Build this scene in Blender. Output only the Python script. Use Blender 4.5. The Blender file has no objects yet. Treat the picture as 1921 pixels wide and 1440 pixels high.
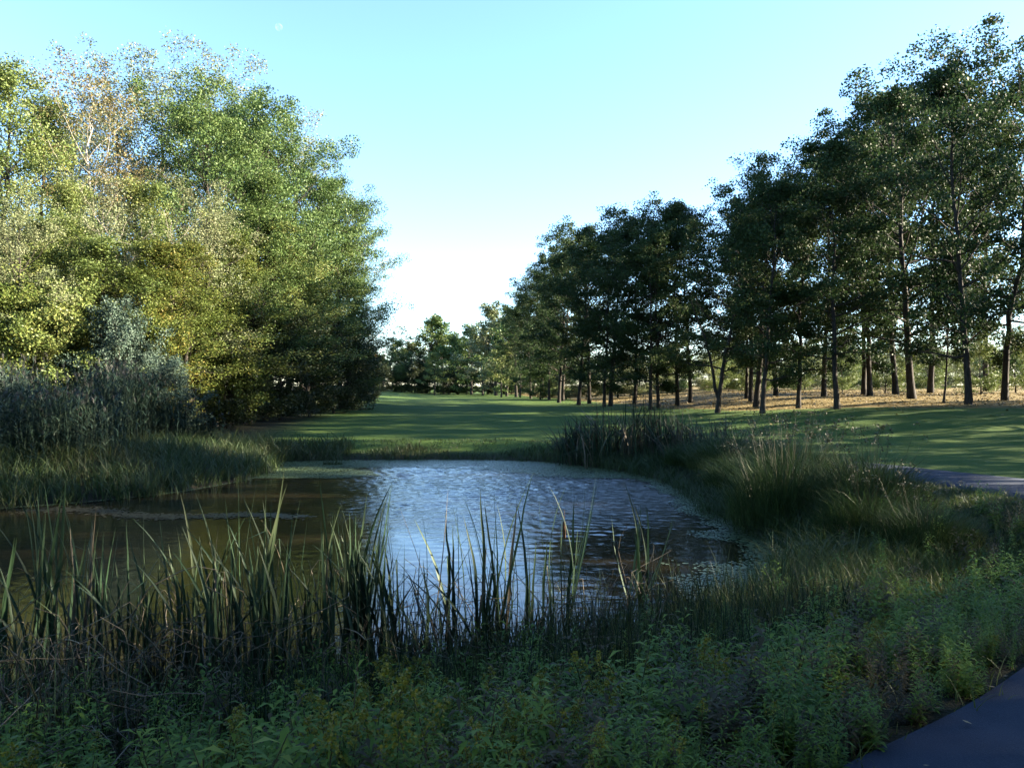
import bpy, math
import numpy as np

R = math.radians
sc = bpy.context.scene
COL = sc.collection

# ------------------------------------------------------------------ camera, sky, sun, exposure
EYE = 1.6
F = 1440.0            # focal length in photograph pixels
cam_d = bpy.data.cameras.new('camera')
cam = bpy.data.objects.new('camera', cam_d)
COL.objects.link(cam)
cam_d.sensor_width = 36.0
cam_d.lens = 36.0 * F / 1921.0
cam_d.clip_start = 0.05
cam_d.clip_end = 6000
cam.location = (0, 0, EYE)
cam.rotation_euler = (R(90.2), 0, 0)
sc.camera = cam

SUN_AZ = 86.0         # degrees from +Y (view direction) towards +X (right)
SUN_EL = 19.5
world = bpy.data.worlds.new('World')
sc.world = world
world.use_nodes = True
wn = world.node_tree
wn.nodes.clear()
sky = wn.nodes.new('ShaderNodeTexSky')
sky.sky_type = 'NISHITA'
sky.sun_disc = False
sky.sun_elevation = R(SUN_EL)
sky.sun_rotation = R(SUN_AZ)
sky.altitude = 100
sky.air_density = 1.0
sky.dust_density = 0.15
sky.ozone_density = 4.0
bg = wn.nodes.new('ShaderNodeBackground')
bg.inputs['Strength'].default_value = 0.07
wo = wn.nodes.new('ShaderNodeOutputWorld')
wn.links.new(sky.outputs[0], bg.inputs[0])
wn.links.new(bg.outputs[0], wo.inputs[0])

sun_d = bpy.data.lights.new('sun', 'SUN')
sun_d.energy = 5.0
sun_d.angle = R(0.55)
sun_d.color = (1.0, 0.86, 0.66)
sun = bpy.data.objects.new('sun', sun_d)
COL.objects.link(sun)
sun.location = (60, 10, 40)
sun.rotation_euler = (R(90 - SUN_EL), 0, R(180 - SUN_AZ))

sc.view_settings.view_transform = 'Standard'
sc.view_settings.look = 'None'
sc.view_settings.gamma = 1.0
sc.view_settings.exposure = 3.15
sc.cycles.max_bounces = 5
sc.cycles.diffuse_bounces = 3
sc.cycles.glossy_bounces = 2
sc.cycles.transmission_bounces = 3
sc.cycles.transparent_max_bounces = 8

# ------------------------------------------------------------------ helpers
def nrm(v):
    return v / np.maximum(np.linalg.norm(v, axis=-1, keepdims=True), 1e-9)

def sstep(a, b, x):
    t = np.clip((x - a) / (b - a), 0, 1)
    return t * t * (3 - 2 * t)

def build(name, V, faces, rnd=None, mats=(), smooth=False, midx=None):
    """faces: list of int arrays (n,k); rnd: per-face floats in the same order"""
    me = bpy.data.meshes.new(name)
    V = np.asarray(V, dtype=np.float32)
    faces = [np.asarray(f, dtype=np.int32) for f in faces if len(f)]
    loops = np.concatenate([f.ravel() for f in faces])
    tot = np.concatenate([np.full(len(f), f.shape[1], np.int32) for f in faces])
    start = np.concatenate([[0], np.cumsum(tot)[:-1]]).astype(np.int32)
    me.vertices.add(len(V)); me.vertices.foreach_set('co', V.ravel())
    me.loops.add(len(loops)); me.loops.foreach_set('vertex_index', loops)
    me.polygons.add(len(tot))
    me.polygons.foreach_set('loop_start', start)
    me.polygons.foreach_set('loop_total', tot)
    if smooth:
        me.polygons.foreach_set('use_smooth', np.ones(len(tot), dtype=bool))
    if midx is not None:
        me.polygons.foreach_set('material_index', np.asarray(midx, dtype=np.int32))
    if rnd is not None:
        a = me.attributes.new('rnd', 'FLOAT', 'FACE')
        a.data.foreach_set('value', np.asarray(rnd, dtype=np.float32))
    for m in mats:
        me.materials.append(m)
    me.update(calc_edges=True)
    return me

def link(name, me, parent=None, loc=None, rot=None, scl=None):
    o = bpy.data.objects.new(name, me)
    COL.objects.link(o)
    if parent is not None: o.parent = parent
    if loc is not None: o.location = loc
    if rot is not None: o.rotation_euler = rot
    if scl is not None: o.scale = scl
    return o

def tag(o, label, cat, group=None):
    o['label'] = label; o['category'] = cat
    if group: o['group'] = group
    return o

def override(o, mat):
    o.material_slots[0].link = 'OBJECT'
    o.material_slots[0].material = mat

class Acc:
    """collects vertices and faces"""
    def __init__(s): s.V = []; s.F = {3: [], 4: []}; s.R = {3: [], 4: []}; s.n = 0
    def add(s, V, F, r=None):
        F = np.asarray(F); k = F.shape[1]
        s.V.append(V); s.F[k].append(F + s.n); s.n += len(V)
        s.R[k].append(np.full(len(F), 0.5) if r is None else np.asarray(r))
    def mesh(s, name, mats, smooth=False):
        fs, rs = [], []
        for k in (4, 3):
            if s.F[k]:
                fs.append(np.concatenate(s.F[k])); rs.append(np.concatenate(s.R[k]))
        return build(name, np.concatenate(s.V), fs, np.concatenate(rs), mats, smooth)

def tube(path, rad, k=6):
    path = np.asarray(path, float); rad = np.asarray(rad, float); n = len(path)
    d = nrm(np.gradient(path, axis=0))
    m = nrm(path[-1] - path[0])
    ref = np.array([1.0, 0, 0]) if abs(m[0]) < 0.7 else np.array([0, 1.0, 0])
    a = nrm(np.cross(d, ref)); b = np.cross(d, a)
    th = np.arange(k) / k * 2 * np.pi
    V = path[:, None] + rad[:, None, None] * (a[:, None] * np.cos(th)[None, :, None] + b[:, None] * np.sin(th)[None, :, None])
    i = np.arange(n - 1)[:, None] * k; j = np.arange(k)[None]; j2 = (j + 1) % k
    Fq = np.stack([i + j, i + j2, i + k + j2, i + k + j], -1).reshape(-1, 4)
    return V.reshape(-1, 3), Fq

def leafs(C, L, rng, W=0.6, flat=0.35, droop=None):
    """rhombic leaves centred on C with length L"""
    N = len(C)
    n = rng.normal(size=(N, 3)); n[:, 2] = n[:, 2] + flat * 2.0 * np.sign(rng.random(N) - 0.15)
    n = nrm(n)
    t = rng.normal(size=(N, 3))
    if droop is not None: t[:, 2] -= droop
    t = nrm(t - n * np.sum(t * n, 1, keepdims=True)); b = np.cross(n, t)
    L = np.broadcast_to(L, (N,))[:, None]
    V = np.stack([C - t * L * .5, C + b * L * W * .5 + t * L * .06, C + t * L * .5, C - b * L * W * .5 + t * L * .06], 1).reshape(-1, 3)
    Fq = np.arange(N * 4).reshape(N, 4)
    return V, Fq

def blades(B, h, w, bend, bdir, rng, droop=0.0, lev=(0, .35, .7, 1.0), wl=(1, .9, .6, .06)):
    """grass blades: B bases (N,3); h heights; w widths; bend = tip offset / height; bdir azimuth"""
    N = len(B); m = len(lev)
    u = np.stack([np.cos(bdir), np.sin(bdir), np.zeros(N)], 1)
    face = bdir + np.pi / 2 + rng.normal(0, .6, N)
    s = np.stack([np.cos(face), np.sin(face), np.zeros(N)], 1)
    V = np.zeros((N, m, 2, 3))
    for i, (t, q) in enumerate(zip(lev, wl)):
        p = B + u * (bend * h * t ** 1.8)[:, None]
        p[:, 2] += h * (t - droop * t ** 3)
        V[:, i, 0] = p - s * (w * q * .5)[:, None]
        V[:, i, 1] = p + s * (w * q * .5)[:, None]
    V = V.reshape(-1, 3)
    base = (np.arange(N) * m * 2)[:, None]
    i = np.arange(m - 1)[None] * 2
    Fq = np.stack([base + i, base + i + 1, base + i + 3, base + i + 2], -1).reshape(-1, 4)
    return V, Fq

# ------------------------------------------------------------------ materials
def new_mat(name):
    m = bpy.data.materials.new(name); m.use_nodes = True
    nt = m.node_tree; nt.nodes.clear()
    out = nt.nodes.new('ShaderNodeOutputMaterial')
    return m, nt, out

def ramp(nt, stops):
    r = nt.nodes.new('ShaderNodeValToRGB')
    e = r.color_ramp.elements
    while len(e) < len(stops): e.new(0.5)
    for el, (p, c) in zip(e, stops):
        el.position = p; el.color = (*c, 1)
    return r

def leaf_mat(name, cols, trans=0.35, rough=0.55, spec=0.3, hue_rand=0.25):
    """leaf colours vary from leaf to leaf, tree to tree and in broad patches"""
    m, nt, out = new_mat(name); N = nt.nodes.new; L = nt.links.new
    at = N('ShaderNodeAttribute'); at.attribute_name = 'rnd'
    oi = N('ShaderNodeObjectInfo')
    ge = N('ShaderNodeNewGeometry')
    no = N('ShaderNodeTexNoise'); no.inputs['Scale'].default_value = 0.45; no.inputs['Detail'].default_value = 2
    L(ge.outputs['Position'], no.inputs['Vector'])
    a = N('ShaderNodeMath'); a.operation = 'MULTIPLY_ADD'
    L(no.outputs[0], a.inputs[0]); a.inputs[1].default_value = 0.9; a.inputs[2].default_value = -0.45
    b = N('ShaderNodeMath'); b.operation = 'MULTIPLY_ADD'
    L(oi.outputs['Random'], b.inputs[0]); b.inputs[1].default_value = hue_rand; L(a.outputs[0], b.inputs[2])
    c = N('ShaderNodeMath'); c.operation = 'MULTIPLY_ADD'
    L(at.outputs['Fac'], c.inputs[0]); c.inputs[1].default_value = 0.75; L(b.outputs[0], c.inputs[2])
    k = len(cols)
    rp = ramp(nt, [(i / (k - 1) * .96 + .02, cc) for i, cc in enumerate(cols)])
    L(c.outputs[0], rp.inputs[0])
    p = N('ShaderNodeBsdfPrincipled')
    p.inputs['Roughness'].default_value = rough
    p.inputs['Specular IOR Level'].default_value = spec
    L(rp.outputs[0], p.inputs['Base Color'])
    tr = N('ShaderNodeBsdfTranslucent'); L(rp.outputs[0], tr.inputs['Color'])
    mx = N('ShaderNodeMixShader'); mx.inputs[0].default_value = trans
    L(p.outputs[0], mx.inputs[1]); L(tr.outputs[0], mx.inputs[2]); L(mx.outputs[0], out.inputs[0])
    return m

def bark_mat(name, c1, c2, scale=6.0):
    m, nt, out = new_mat(name); N = nt.nodes.new; L = nt.links.new
    tc = N('ShaderNodeTexCoord'); mp = N('ShaderNodeMapping')
    mp.inputs['Scale'].default_value = (scale, scale, scale * .22)
    L(tc.outputs['Object'], mp.inputs['Vector'])
    no = N('ShaderNodeTexNoise'); no.inputs['Scale'].default_value = 2.2; no.inputs['Detail'].default_value = 5
    L(mp.outputs[0], no.inputs['Vector'])
    rp = ramp(nt, [(.3, c1), (.7, c2)]); L(no.outputs[0], rp.inputs[0])
    p = N('ShaderNodeBsdfPrincipled'); p.inputs['Roughness'].default_value = .85
    p.inputs['Specular IOR Level'].default_value = .2
    L(rp.outputs[0], p.inputs['Base Color'])
    bp = N('ShaderNodeBump'); bp.inputs['Strength'].default_value = .7; bp.inputs['Distance'].default_value = .04
    L(no.outputs[0], bp.inputs['Height']); L(bp.outputs[0], p.inputs['Normal'])
    L(p.outputs[0], out.inputs[0])
    return m

M = {}
M['oak'] = leaf_mat('oak_leaf', [(0.0325, 0.0625, 0.0175), (0.0550, 0.0975, 0.0263), (0.0825, 0.1275, 0.0363), (0.1250, 0.1600, 0.0525)], trans=.22, spec=.15, rough=.5)
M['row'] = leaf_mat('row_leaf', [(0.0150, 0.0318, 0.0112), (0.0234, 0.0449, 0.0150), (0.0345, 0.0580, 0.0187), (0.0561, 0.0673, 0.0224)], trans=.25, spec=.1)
M['yellowgreen'] = leaf_mat('yellow_green_leaf', [(0.0531, 0.0885, 0.0212), (0.0885, 0.1298, 0.0307), (0.1298, 0.1652, 0.0425), (0.1947, 0.2006, 0.0590)], trans=.25)
M['pale'] = leaf_mat('pale_leaf', [(0.0875, 0.1125, 0.0500), (0.1250, 0.1562, 0.0688), (0.1688, 0.1875, 0.0900), (0.2188, 0.2125, 0.1125)], trans=.25)
M['orange'] = leaf_mat('orange_leaf', [(0.08, 0.085, 0.03), (0.12, 0.115, 0.042), (0.16, 0.128, 0.05), (0.19, 0.125, 0.055)], trans=.25)
M['gold'] = leaf_mat('gold_leaf', [(0.045, 0.075, 0.017), (0.075, 0.105, 0.022), (0.11, 0.128, 0.028), (0.19, 0.145, 0.034)], trans=.25, spec=.15)
M['silver'] = leaf_mat('silver_leaf', [(0.0324, 0.0576, 0.0396), (0.0490, 0.0792, 0.0562), (0.0662, 0.0994, 0.0720), (0.0900, 0.1224, 0.0936)], trans=.15, spec=.2)
M['dark'] = leaf_mat('dark_leaf', [(0.0153, 0.0238, 0.0085), (0.0238, 0.0365, 0.0119), (0.0340, 0.0467, 0.0145), (0.0467, 0.0510, 0.0170)])
M['rust'] = leaf_mat('rust_leaf', [(.12, .07, .03), (.20, .10, .035), (.26, .14, .04), (.22, .16, .05)])
M['bankleaf'] = leaf_mat('bank_leaf', [(0.0182, 0.0364, 0.0126), (0.0280, 0.0532, 0.0168), (0.0420, 0.0686, 0.0210), (0.0616, 0.0728, 0.0280)], trans=.3, spec=.15)
M['bark'] = bark_mat('bark_dark', (0.0132, 0.0108, 0.0084), (0.0450, 0.0384, 0.0312))
M['bark_pale'] = bark_mat('bark_pale', (.16, .14, .11), (.42, .38, .31), 3.0)
M['cattail'] = leaf_mat('cattail_leaf', [(0.01, 0.026, 0.013), (0.015, 0.036, 0.017), (0.022, 0.047, 0.021), (0.04, 0.054, 0.026)], trans=.1, spec=.2, hue_rand=.2)
M['straw'] = leaf_mat('straw', [(0.0450, 0.0360, 0.0240), (0.0750, 0.0615, 0.0405), (0.1125, 0.0938, 0.0638), (0.1500, 0.1275, 0.0900)], trans=.15, hue_rand=.4)
M['seedhead'] = bark_mat('seed_head_brown', (.05, .025, .012), (.10, .05, .022), 30)
M['reed'] = leaf_mat('reed_leaf', [(0.0108, 0.0252, 0.0168), (0.0180, 0.0372, 0.0252), (0.0264, 0.0480, 0.0324), (0.0432, 0.0600, 0.0384)], trans=.25, spec=.15)
M['plume'] = leaf_mat('reed_plume', [(0.025, 0.028, 0.026), (0.036, 0.038, 0.034), (0.05, 0.05, 0.045), (0.07, 0.066, 0.056)], trans=.3)
M['weed'] = leaf_mat('weed_leaf', [(0.0417, 0.0920, 0.0168), (0.0710, 0.1378, 0.0208), (0.1169, 0.1837, 0.0250), (0.1984, 0.2339, 0.0335)], trans=.35, spec=.12)
M['flower'] = leaf_mat('goldenrod_flower', [(0.0720, 0.0900, 0.0120), (0.1140, 0.1260, 0.0144), (0.1620, 0.1560, 0.0168), (0.2160, 0.1860, 0.0192)], trans=.35)
M['weedstem'] = leaf_mat('weed_stem', [(0.0250, 0.0300, 0.0125), (0.0350, 0.0400, 0.0150), (0.0450, 0.0450, 0.0200), (0.0600, 0.0450, 0.0250)], trans=.05)
M['meadow'] = leaf_mat('meadow_grass', [(0.0340, 0.0595, 0.0128), (0.0538, 0.0850, 0.0171), (0.0879, 0.1077, 0.0255), (0.1629, 0.1388, 0.0566)], trans=.35)
M['bankgrass'] = leaf_mat('bank_grass', [(0.0203, 0.0405, 0.0135), (0.0311, 0.0580, 0.0175), (0.0486, 0.0702, 0.0230), (0.0783, 0.0756, 0.0365)], trans=.35)
M['dryweed'] = leaf_mat('dry_weed', [(0.0345, 0.0322, 0.0161), (0.0552, 0.0483, 0.0230), (0.0805, 0.0644, 0.0322), (0.1092, 0.0862, 0.0460)], trans=.3, spec=.1)
M['browngrass'] = leaf_mat('brown_grass', [(0.0120, 0.0192, 0.0084), (0.0192, 0.0240, 0.0120), (0.0276, 0.0276, 0.0156), (0.0432, 0.0372, 0.0240)], trans=.3)
M['litter'] = leaf_mat('fallen_leaf', [(0.0875, 0.0625, 0.0275), (0.1500, 0.1063, 0.0438), (0.2125, 0.1562, 0.0625), (0.2750, 0.2125, 0.0875)], trans=.1)
M['duckweed'] = leaf_mat('duckweed', [(0.0520, 0.0840, 0.0400), (0.0720, 0.1120, 0.0520), (0.0920, 0.1360, 0.0640), (0.1200, 0.1600, 0.0800)], trans=.05, rough=.35, spec=.5)
M['algae'] = leaf_mat('pond_scum', [(.016, .017, .009), (.022, .022, .012), (.03, .028, .015), (.04, .036, .02)], trans=.0, rough=.4)

# ------------------------------------------------------------------ terrain
ZW = -0.85                                   # water level
POND = np.array([(-7.4, 25.2), (-3, 25.6), (0.5, 25.3), (1.9, 24.0), (3.1, 22.2), (3.9, 20.0), (4.0, 17.0), (3.8, 14.4),
                 (4.1, 12.2), (4.0, 10.6), (3.0, 9.4), (2.0, 8.4), (0.9, 7.5), (-0.5, 6.8), (-2.0, 6.25), (-4, 6.0),
                 (-6.5, 6.1), (-9.5, 6.8), (-12.5, 9.2), (-13.6, 12.0), (-12.2, 14.6), (-10.0, 15.5), (-8.4, 16.8), (-7.4, 18.4),
                 (-6.9, 20.4), (-6.9, 22.4), (-7.6, 24.0)])
def smooth_poly(P, it=2):
    for _ in range(it):
        Q = np.roll(P, -1, 0)
        P = np.stack([P * .75 + Q * .25, P * .25 + Q * .75], 1).reshape(-1, 2)
    return P
PONDS = smooth_poly(POND)

def pond_sd(x, y):
    """distance to the shore line, negative on the water"""
    x = np.asarray(x, float); y = np.asarray(y, float)
    best = np.full(x.shape, 1e9); ins = np.zeros(x.shape, bool)
    A = PONDS; B = np.roll(PONDS, -1, 0)
    for (ax, ay), (bx, by) in zip(A, B):
        dx, dy = bx - ax, by - ay
        t = np.clip(((x - ax) * dx + (y - ay) * dy) / (dx * dx + dy * dy), 0, 1)
        best = np.minimum(best, (x - ax - t * dx) ** 2 + (y - ay - t * dy) ** 2)
        c = (ay > y) != (by > y)
        with np.errstate(divide='ignore', invalid='ignore'):
            ins ^= c & (x < (bx - ax) * (y - ay) / (by - ay + 1e-12) + ax)
    d = np.sqrt(best)
    return np.where(ins, -d, d)

PATH = np.array([(-9, -6.5), (-5, -3.6), (-1.6, -1.2), (0.4, 0.75), (1.95, 2.25), (3.65, 3.5), (6.4, 5.8), (8.2, 8.8), (8.95, 11.8), (8.75, 14.4),
                 (8.0, 16.8), (7.3, 18.8)])
def spline(P, n=12):
    out = []
    Q = np.vstack([2 * P[0] - P[1], P, 2 * P[-1] - P[-2]])
    for i in range(1, len(Q) - 2):
        p0, p1, p2, p3 = Q[i - 1:i + 3]
        for t in np.arange(n) / n:
            out.append(.5 * ((2 * p1) + (-p0 + p2) * t + (2 * p0 - 5 * p1 + 4 * p2 - p3) * t * t + (-p0 + 3 * p1 - 3 * p2 + p3) * t ** 3))
    out.append(Q[-2])
    return np.array(out)
PATHS = spline(PATH)
PATHW = 1.15

def base_z(x, y):
    zf = np.interp(y, [-60, 2, 9, 15, 27, 40, 60, 110, 170, 400], [0, 0, -.05, -.2, -.42, -.12, .12, .36, .5, 1.0])
    rise = .95 * sstep(5, 24, x) * sstep(14, 36, y) + .5 * sstep(24, 60, x) * sstep(10, 40, y)
    left = .7 * sstep(-9, -26, x) * sstep(14, 34, y)
    roll = .06 * np.sin(x * .21 + 1.3) * np.sin(y * .17) * sstep(24, 40, y)
    return zf + rise + left + roll

PATHZ = base_z(PATHS[:, 0], PATHS[:, 1])

def path_d(x, y):
    x = np.asarray(x, float); y = np.asarray(y, float)
    best = np.full(x.shape, 1e9); z = np.zeros(x.shape)
    for i in range(len(PATHS) - 1):
        ax, ay = PATHS[i]; bx, by = PATHS[i + 1]
        dx, dy = bx - ax, by - ay
        t = np.clip(((x - ax) * dx + (y - ay) * dy) / (dx * dx + dy * dy), 0, 1)
        d = (x - ax - t * dx) ** 2 + (y - ay - t * dy) ** 2
        k = d < best
        best = np.where(k, d, best)
        z = np.where(k, PATHZ[i] + t * (PATHZ[i + 1] - PATHZ[i]), z)
    return np.sqrt(best), z

def ground(x, y):
    x = np.asarray(x, float); y = np.asarray(y, float)
    b = base_z(x, y)
    sd = pond_sd(x, y)
    near = sstep(12, 7, y)
    W = 2.6 + 2.2 * near + 1.4 * sstep(3, 5, x) * sstep(25, 10, y)
    t = np.clip(sd / W, 0, 1)
    pw = 1.0 + .55 * near
    z = ZW - .02 + (b - ZW + .02) * np.where(sd > 0, (1 - (1 - t ** pw) ** 1.3), 0)
    z = z + .03 * np.sin(x * 2.1 + np.sin(y * 1.3)) * np.sin(y * 1.9 + .5) * sstep(.3, 2, sd) * sstep(60, 20, y)
    z = np.where(sd < 0, ZW - .02 - .5 * (1 - np.exp(sd / 1.2)), z)
    pd, pz = path_d(x, y)
    w = sstep(2.3, 1.3, pd)
    return z * (1 - w) + (pz - .012) * w

def gz(x, y): return float(ground(np.array([x]), np.array([y]))[0])

def axis(a, b, step, lo, hi, g=1.12):
    mid = list(np.arange(a, b + 1e-6, step))
    s, p = step, b
    while p < hi: s *= g; p += s; mid.append(p)
    s, p, pre = step, a, []
    while p > lo: s *= g; p -= s; pre.append(p)
    return np.array(pre[::-1] + mid)
gx = axis(-18, 30, .3, -700, 700); gy = axis(-6, 42, .3, -80, 900)
X, Y = np.meshgrid(gx, gy)
Z = ground(X, Y)
nx, ny = len(gx), len(gy)
ii = (np.arange(ny - 1)[:, None] * nx + np.arange(nx - 1)[None]).ravel()
gm = build('ground', np.stack([X, Y, Z], -1).reshape(-1, 3), [np.stack([ii, ii + 1, ii + nx + 1, ii + nx], 1)], None, smooth=True)
sdv = pond_sd(X, Y)

def litter_mask(x, y):
    """leaf litter lies under the tree row on the right"""
    edge = np.interp(y, [20, 33, 38, 42, 48, 56, 70, 100, 140], [27, 21.5, 18.2, 13.6, 11, 8.8, 7, 3, -2])
    return sstep(-.8, 1.2, x - edge + .6 * np.sin(y * .9) + .4 * np.sin(y * 2.3 + x)) * sstep(20, 34, y)
rough_v = np.clip(sstep(5.5, 2.0, sdv) * sstep(24, 20, Y) + sstep(1.4, .5, sdv) + sstep(15, 11, Y) + sstep(-9, -12, X + .12 * (Y - 40)), 0, 1)
for nm, val in (('litter', litter_mask(X, Y)), ('rough', rough_v), ('mud', sstep(.5, -.1, sdv))):
    a = gm.attributes.new(nm, 'FLOAT', 'POINT'); a.data.foreach_set('value', val.ravel().astype(np.float32))

m, nt, out = new_mat('ground'); N = nt.nodes.new; L = nt.links.new
ge = N('ShaderNodeNewGeometry')
def noise(scale, det=4, vec=None, rough=.6):
    n = N('ShaderNodeTexNoise'); n.inputs['Scale'].default_value = scale; n.inputs['Detail'].default_value = det
    n.inputs['Roughness'].default_value = rough
    L(vec if vec is not None else ge.outputs['Position'], n.inputs['Vector']); return n
def mixc(f, a, b):
    mx = N('ShaderNodeMix'); mx.data_type = 'RGBA'
    L(f, mx.inputs[0]); L(a, mx.inputs[6]); L(b, mx.inputs[7]); return mx.outputs[2]
def attr(n):
    a = N('ShaderNodeAttribute'); a.attribute_name = n; return a.outputs['Fac']
n1 = noise(.35, 5); n2 = noise(9, 6); n3 = noise(45, 4)
turf = ramp(nt, [(.28, (.026, .056, .009)), (.5, (.044, .082, .014)), (.72, (.085, .110, .023))]); 
s = N('ShaderNodeMath'); s.operation = 'MULTIPLY_ADD'; L(n2.outputs[0], s.inputs[0]); s.inputs[1].default_value = .5
s2 = N('ShaderNodeMath'); s2.operation = 'MULTIPLY'; L(n1.outputs[0], s2.inputs[0]); s2.inputs[1].default_value = .5
L(s2.outputs[0], s.inputs[2]); L(s.outputs[0], turf.inputs[0])
rgh = ramp(nt, [(.3, (.011, .014, .007)), (.7, (.026, .026, .014))]); L(n2.outputs[0], rgh.inputs[0])
lit = ramp(nt, [(.3, (.08, .064, .024)), (.5, (.14, .108, .042)), (.72, (.21, .16, .062))]); L(n3.outputs[0], lit.inputs[0])
mud = ramp(nt, [(.3, (.022, .018, .012)), (.7, (.05, .04, .028))]); L(n2.outputs[0], mud.inputs[0])
lm = N('ShaderNodeMath'); lm.operation = 'MULTIPLY_ADD'; lm.use_clamp = True
L(n2.outputs[0], lm.inputs[0]); lm.inputs[1].default_value = 1.2
lm2 = N('ShaderNodeMath'); lm2.operation = 'MULTIPLY_ADD'; L(attr('litter'), lm2.inputs[0]); lm2.inputs[1].default_value = 2.0; lm2.inputs[2].default_value = -1.35
L(lm2.outputs[0], lm.inputs[2])
col = mixc(attr('rough'), turf.outputs[0], rgh.outputs[0])
col = mixc(lm.outputs[0], col, lit.outputs[0])
col = mixc(attr('mud'), col, mud.outputs[0])
p = N('ShaderNodeBsdfPrincipled'); p.inputs['Roughness'].default_value = .95; p.inputs['Specular IOR Level'].default_value = .15
L(col, p.inputs['Base Color'])
bp = N('ShaderNodeBump'); bp.inputs['Strength'].default_value = .8; bp.inputs['Distance'].default_value = .05
L(n3.outputs[0], bp.inputs['Height']); L(bp.outputs[0], p.inputs['Normal']); L(p.outputs[0], out.inputs[0])
gm.materials.append(m)
go = link('ground', gm); go['kind'] = 'structure'

# cart path
T = nrm(np.gradient(PATHS, axis=0)); Nn = np.stack([-T[:, 1], T[:, 0]], 1)
prng = np.random.default_rng(5)
offs = np.array([-1, -.975, -.55, -.18, .18, .55, .975, 1])
PV = []
for i, (pt, nv, z) in enumerate(zip(PATHS, Nn, PATHZ)):
    el, er = PATHW + .04 * math.sin(i * .37), PATHW + .04 * math.sin(i * .29 + 2)
    for o_ in offs:
        q = pt + nv * o_ * (er if o_ > 0 else el)
        PV.append((q[0], q[1], z + .02 + .012 * (1 - o_ * o_) - (.05 if abs(o_) == 1 else 0)))
k = len(offs); i = (np.arange(len(PATHS) - 1)[:, None] * k + np.arange(k - 1)[None]).ravel()
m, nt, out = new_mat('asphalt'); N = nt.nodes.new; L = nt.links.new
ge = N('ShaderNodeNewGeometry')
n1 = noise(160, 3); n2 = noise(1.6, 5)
rp = ramp(nt, [(.3, (.018, .026, .042)), (.55, (.026, .036, .056)), (.75, (.07, .082, .10))]); L(n1.outputs[0], rp.inputs[0])  # blue cast of the skylit shade is put into the asphalt colour
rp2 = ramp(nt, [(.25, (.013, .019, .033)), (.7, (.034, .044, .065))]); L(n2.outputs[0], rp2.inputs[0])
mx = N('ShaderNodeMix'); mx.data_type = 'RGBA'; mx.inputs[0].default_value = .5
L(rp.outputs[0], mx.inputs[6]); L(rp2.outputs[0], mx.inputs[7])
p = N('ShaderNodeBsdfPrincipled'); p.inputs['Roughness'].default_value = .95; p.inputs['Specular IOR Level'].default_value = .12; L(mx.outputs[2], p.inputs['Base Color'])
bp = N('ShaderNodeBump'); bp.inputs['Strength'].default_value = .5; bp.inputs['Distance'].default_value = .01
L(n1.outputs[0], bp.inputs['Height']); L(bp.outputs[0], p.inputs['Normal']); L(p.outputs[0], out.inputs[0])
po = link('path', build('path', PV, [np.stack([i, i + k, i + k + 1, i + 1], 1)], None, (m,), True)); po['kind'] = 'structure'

# pond water: one sheet a little larger than the shore line, its rim under the banks
m, nt, out = new_mat('pond_water'); N = nt.nodes.new; L = nt.links.new
ge = N('ShaderNodeNewGeometry')
mp = N('ShaderNodeMapping'); mp.inputs['Scale'].default_value = (1.0, 1.7, 1); L(ge.outputs['Position'], mp.inputs['Vector'])
r1 = noise(9.0, 3, mp.outputs[0], .55); r2 = noise(1.1, 2, mp.outputs[0]); big = noise(.22, 2)
ad = N('ShaderNodeMath'); ad.operation = 'MULTIPLY_ADD'; L(r2.outputs[0], ad.inputs[0]); ad.inputs[1].default_value = 1.2; L(r1.outputs[0], ad.inputs[2])
vm = N('ShaderNodeVectorMath'); vm.operation = 'SUBTRACT'; L(ge.outputs['Position'], vm.inputs[0]); vm.inputs[1].default_value = (.6, 20.5, ZW)
vs = N('ShaderNodeVectorMath'); vs.operation = 'MULTIPLY'; L(vm.outputs[0], vs.inputs[0]); vs.inputs[1].default_value = (1 / 6.0, 1 / 7.5, 0)
vl = N('ShaderNodeVectorMath'); vl.operation = 'LENGTH'; L(vs.outputs[0], vl.inputs[0])
bq = N('ShaderNodeMath'); bq.operation = 'MULTIPLY_ADD'; L(big.outputs[0], bq.inputs[0]); bq.inputs[1].default_value = .9; L(vl.outputs['Value'], bq.inputs[2])
bs = ramp(nt, [(.85, (1, 1, 1)), (1.0, (.5, .5, .5))])
bs.color_ramp.elements[0].position = .42; bs.color_ramp.elements[1].position = .78; bs.color_ramp.elements[1].color = (.10, .10, .10, 1)
bh = N('ShaderNodeMath'); bh.operation = 'MULTIPLY'; L(bq.outputs[0], bh.inputs[0]); bh.inputs[1].default_value = .5
L(bh.outputs[0], bs.inputs[0])
st = N('ShaderNodeMath'); st.operation = 'MULTIPLY'; L(bs.outputs[0], st.inputs[0]); st.inputs[1].default_value = 1.0
bp = N('ShaderNodeBump'); bp.inputs['Distance'].default_value = .03
L(st.outputs[0], bp.inputs['Strength']); L(ad.outputs[0], bp.inputs['Height'])
p = N('ShaderNodeBsdfPrincipled')
p.inputs['Base Color'].default_value = (.012, .010, .006, 1)
p.inputs['Roughness'].default_value = .03; p.inputs['IOR'].default_value = 1.45
L(bp.outputs[0], p.inputs['Normal']); L(p.outputs[0], out.inputs[0])
wx = np.arange(-14.4, 5.2, .058); wy = np.arange(5.2, 26.4, .048)
WX, WY = np.meshgrid(wx, wy)
wrng = np.random.default_rng(8)
gust = np.exp(-(((WX - .9 + .5 * np.sin(WY * .9)) / 5.7) ** 2 + ((WY - 20.2 + .6 * np.sin(WX * .8 + 1)) / 6.8) ** 2) ** 1.6)
gust = .07 + .93 * gust * (.8 + .2 * np.sin(WX * .7 + 2 * np.sin(WY * .5)))
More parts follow.
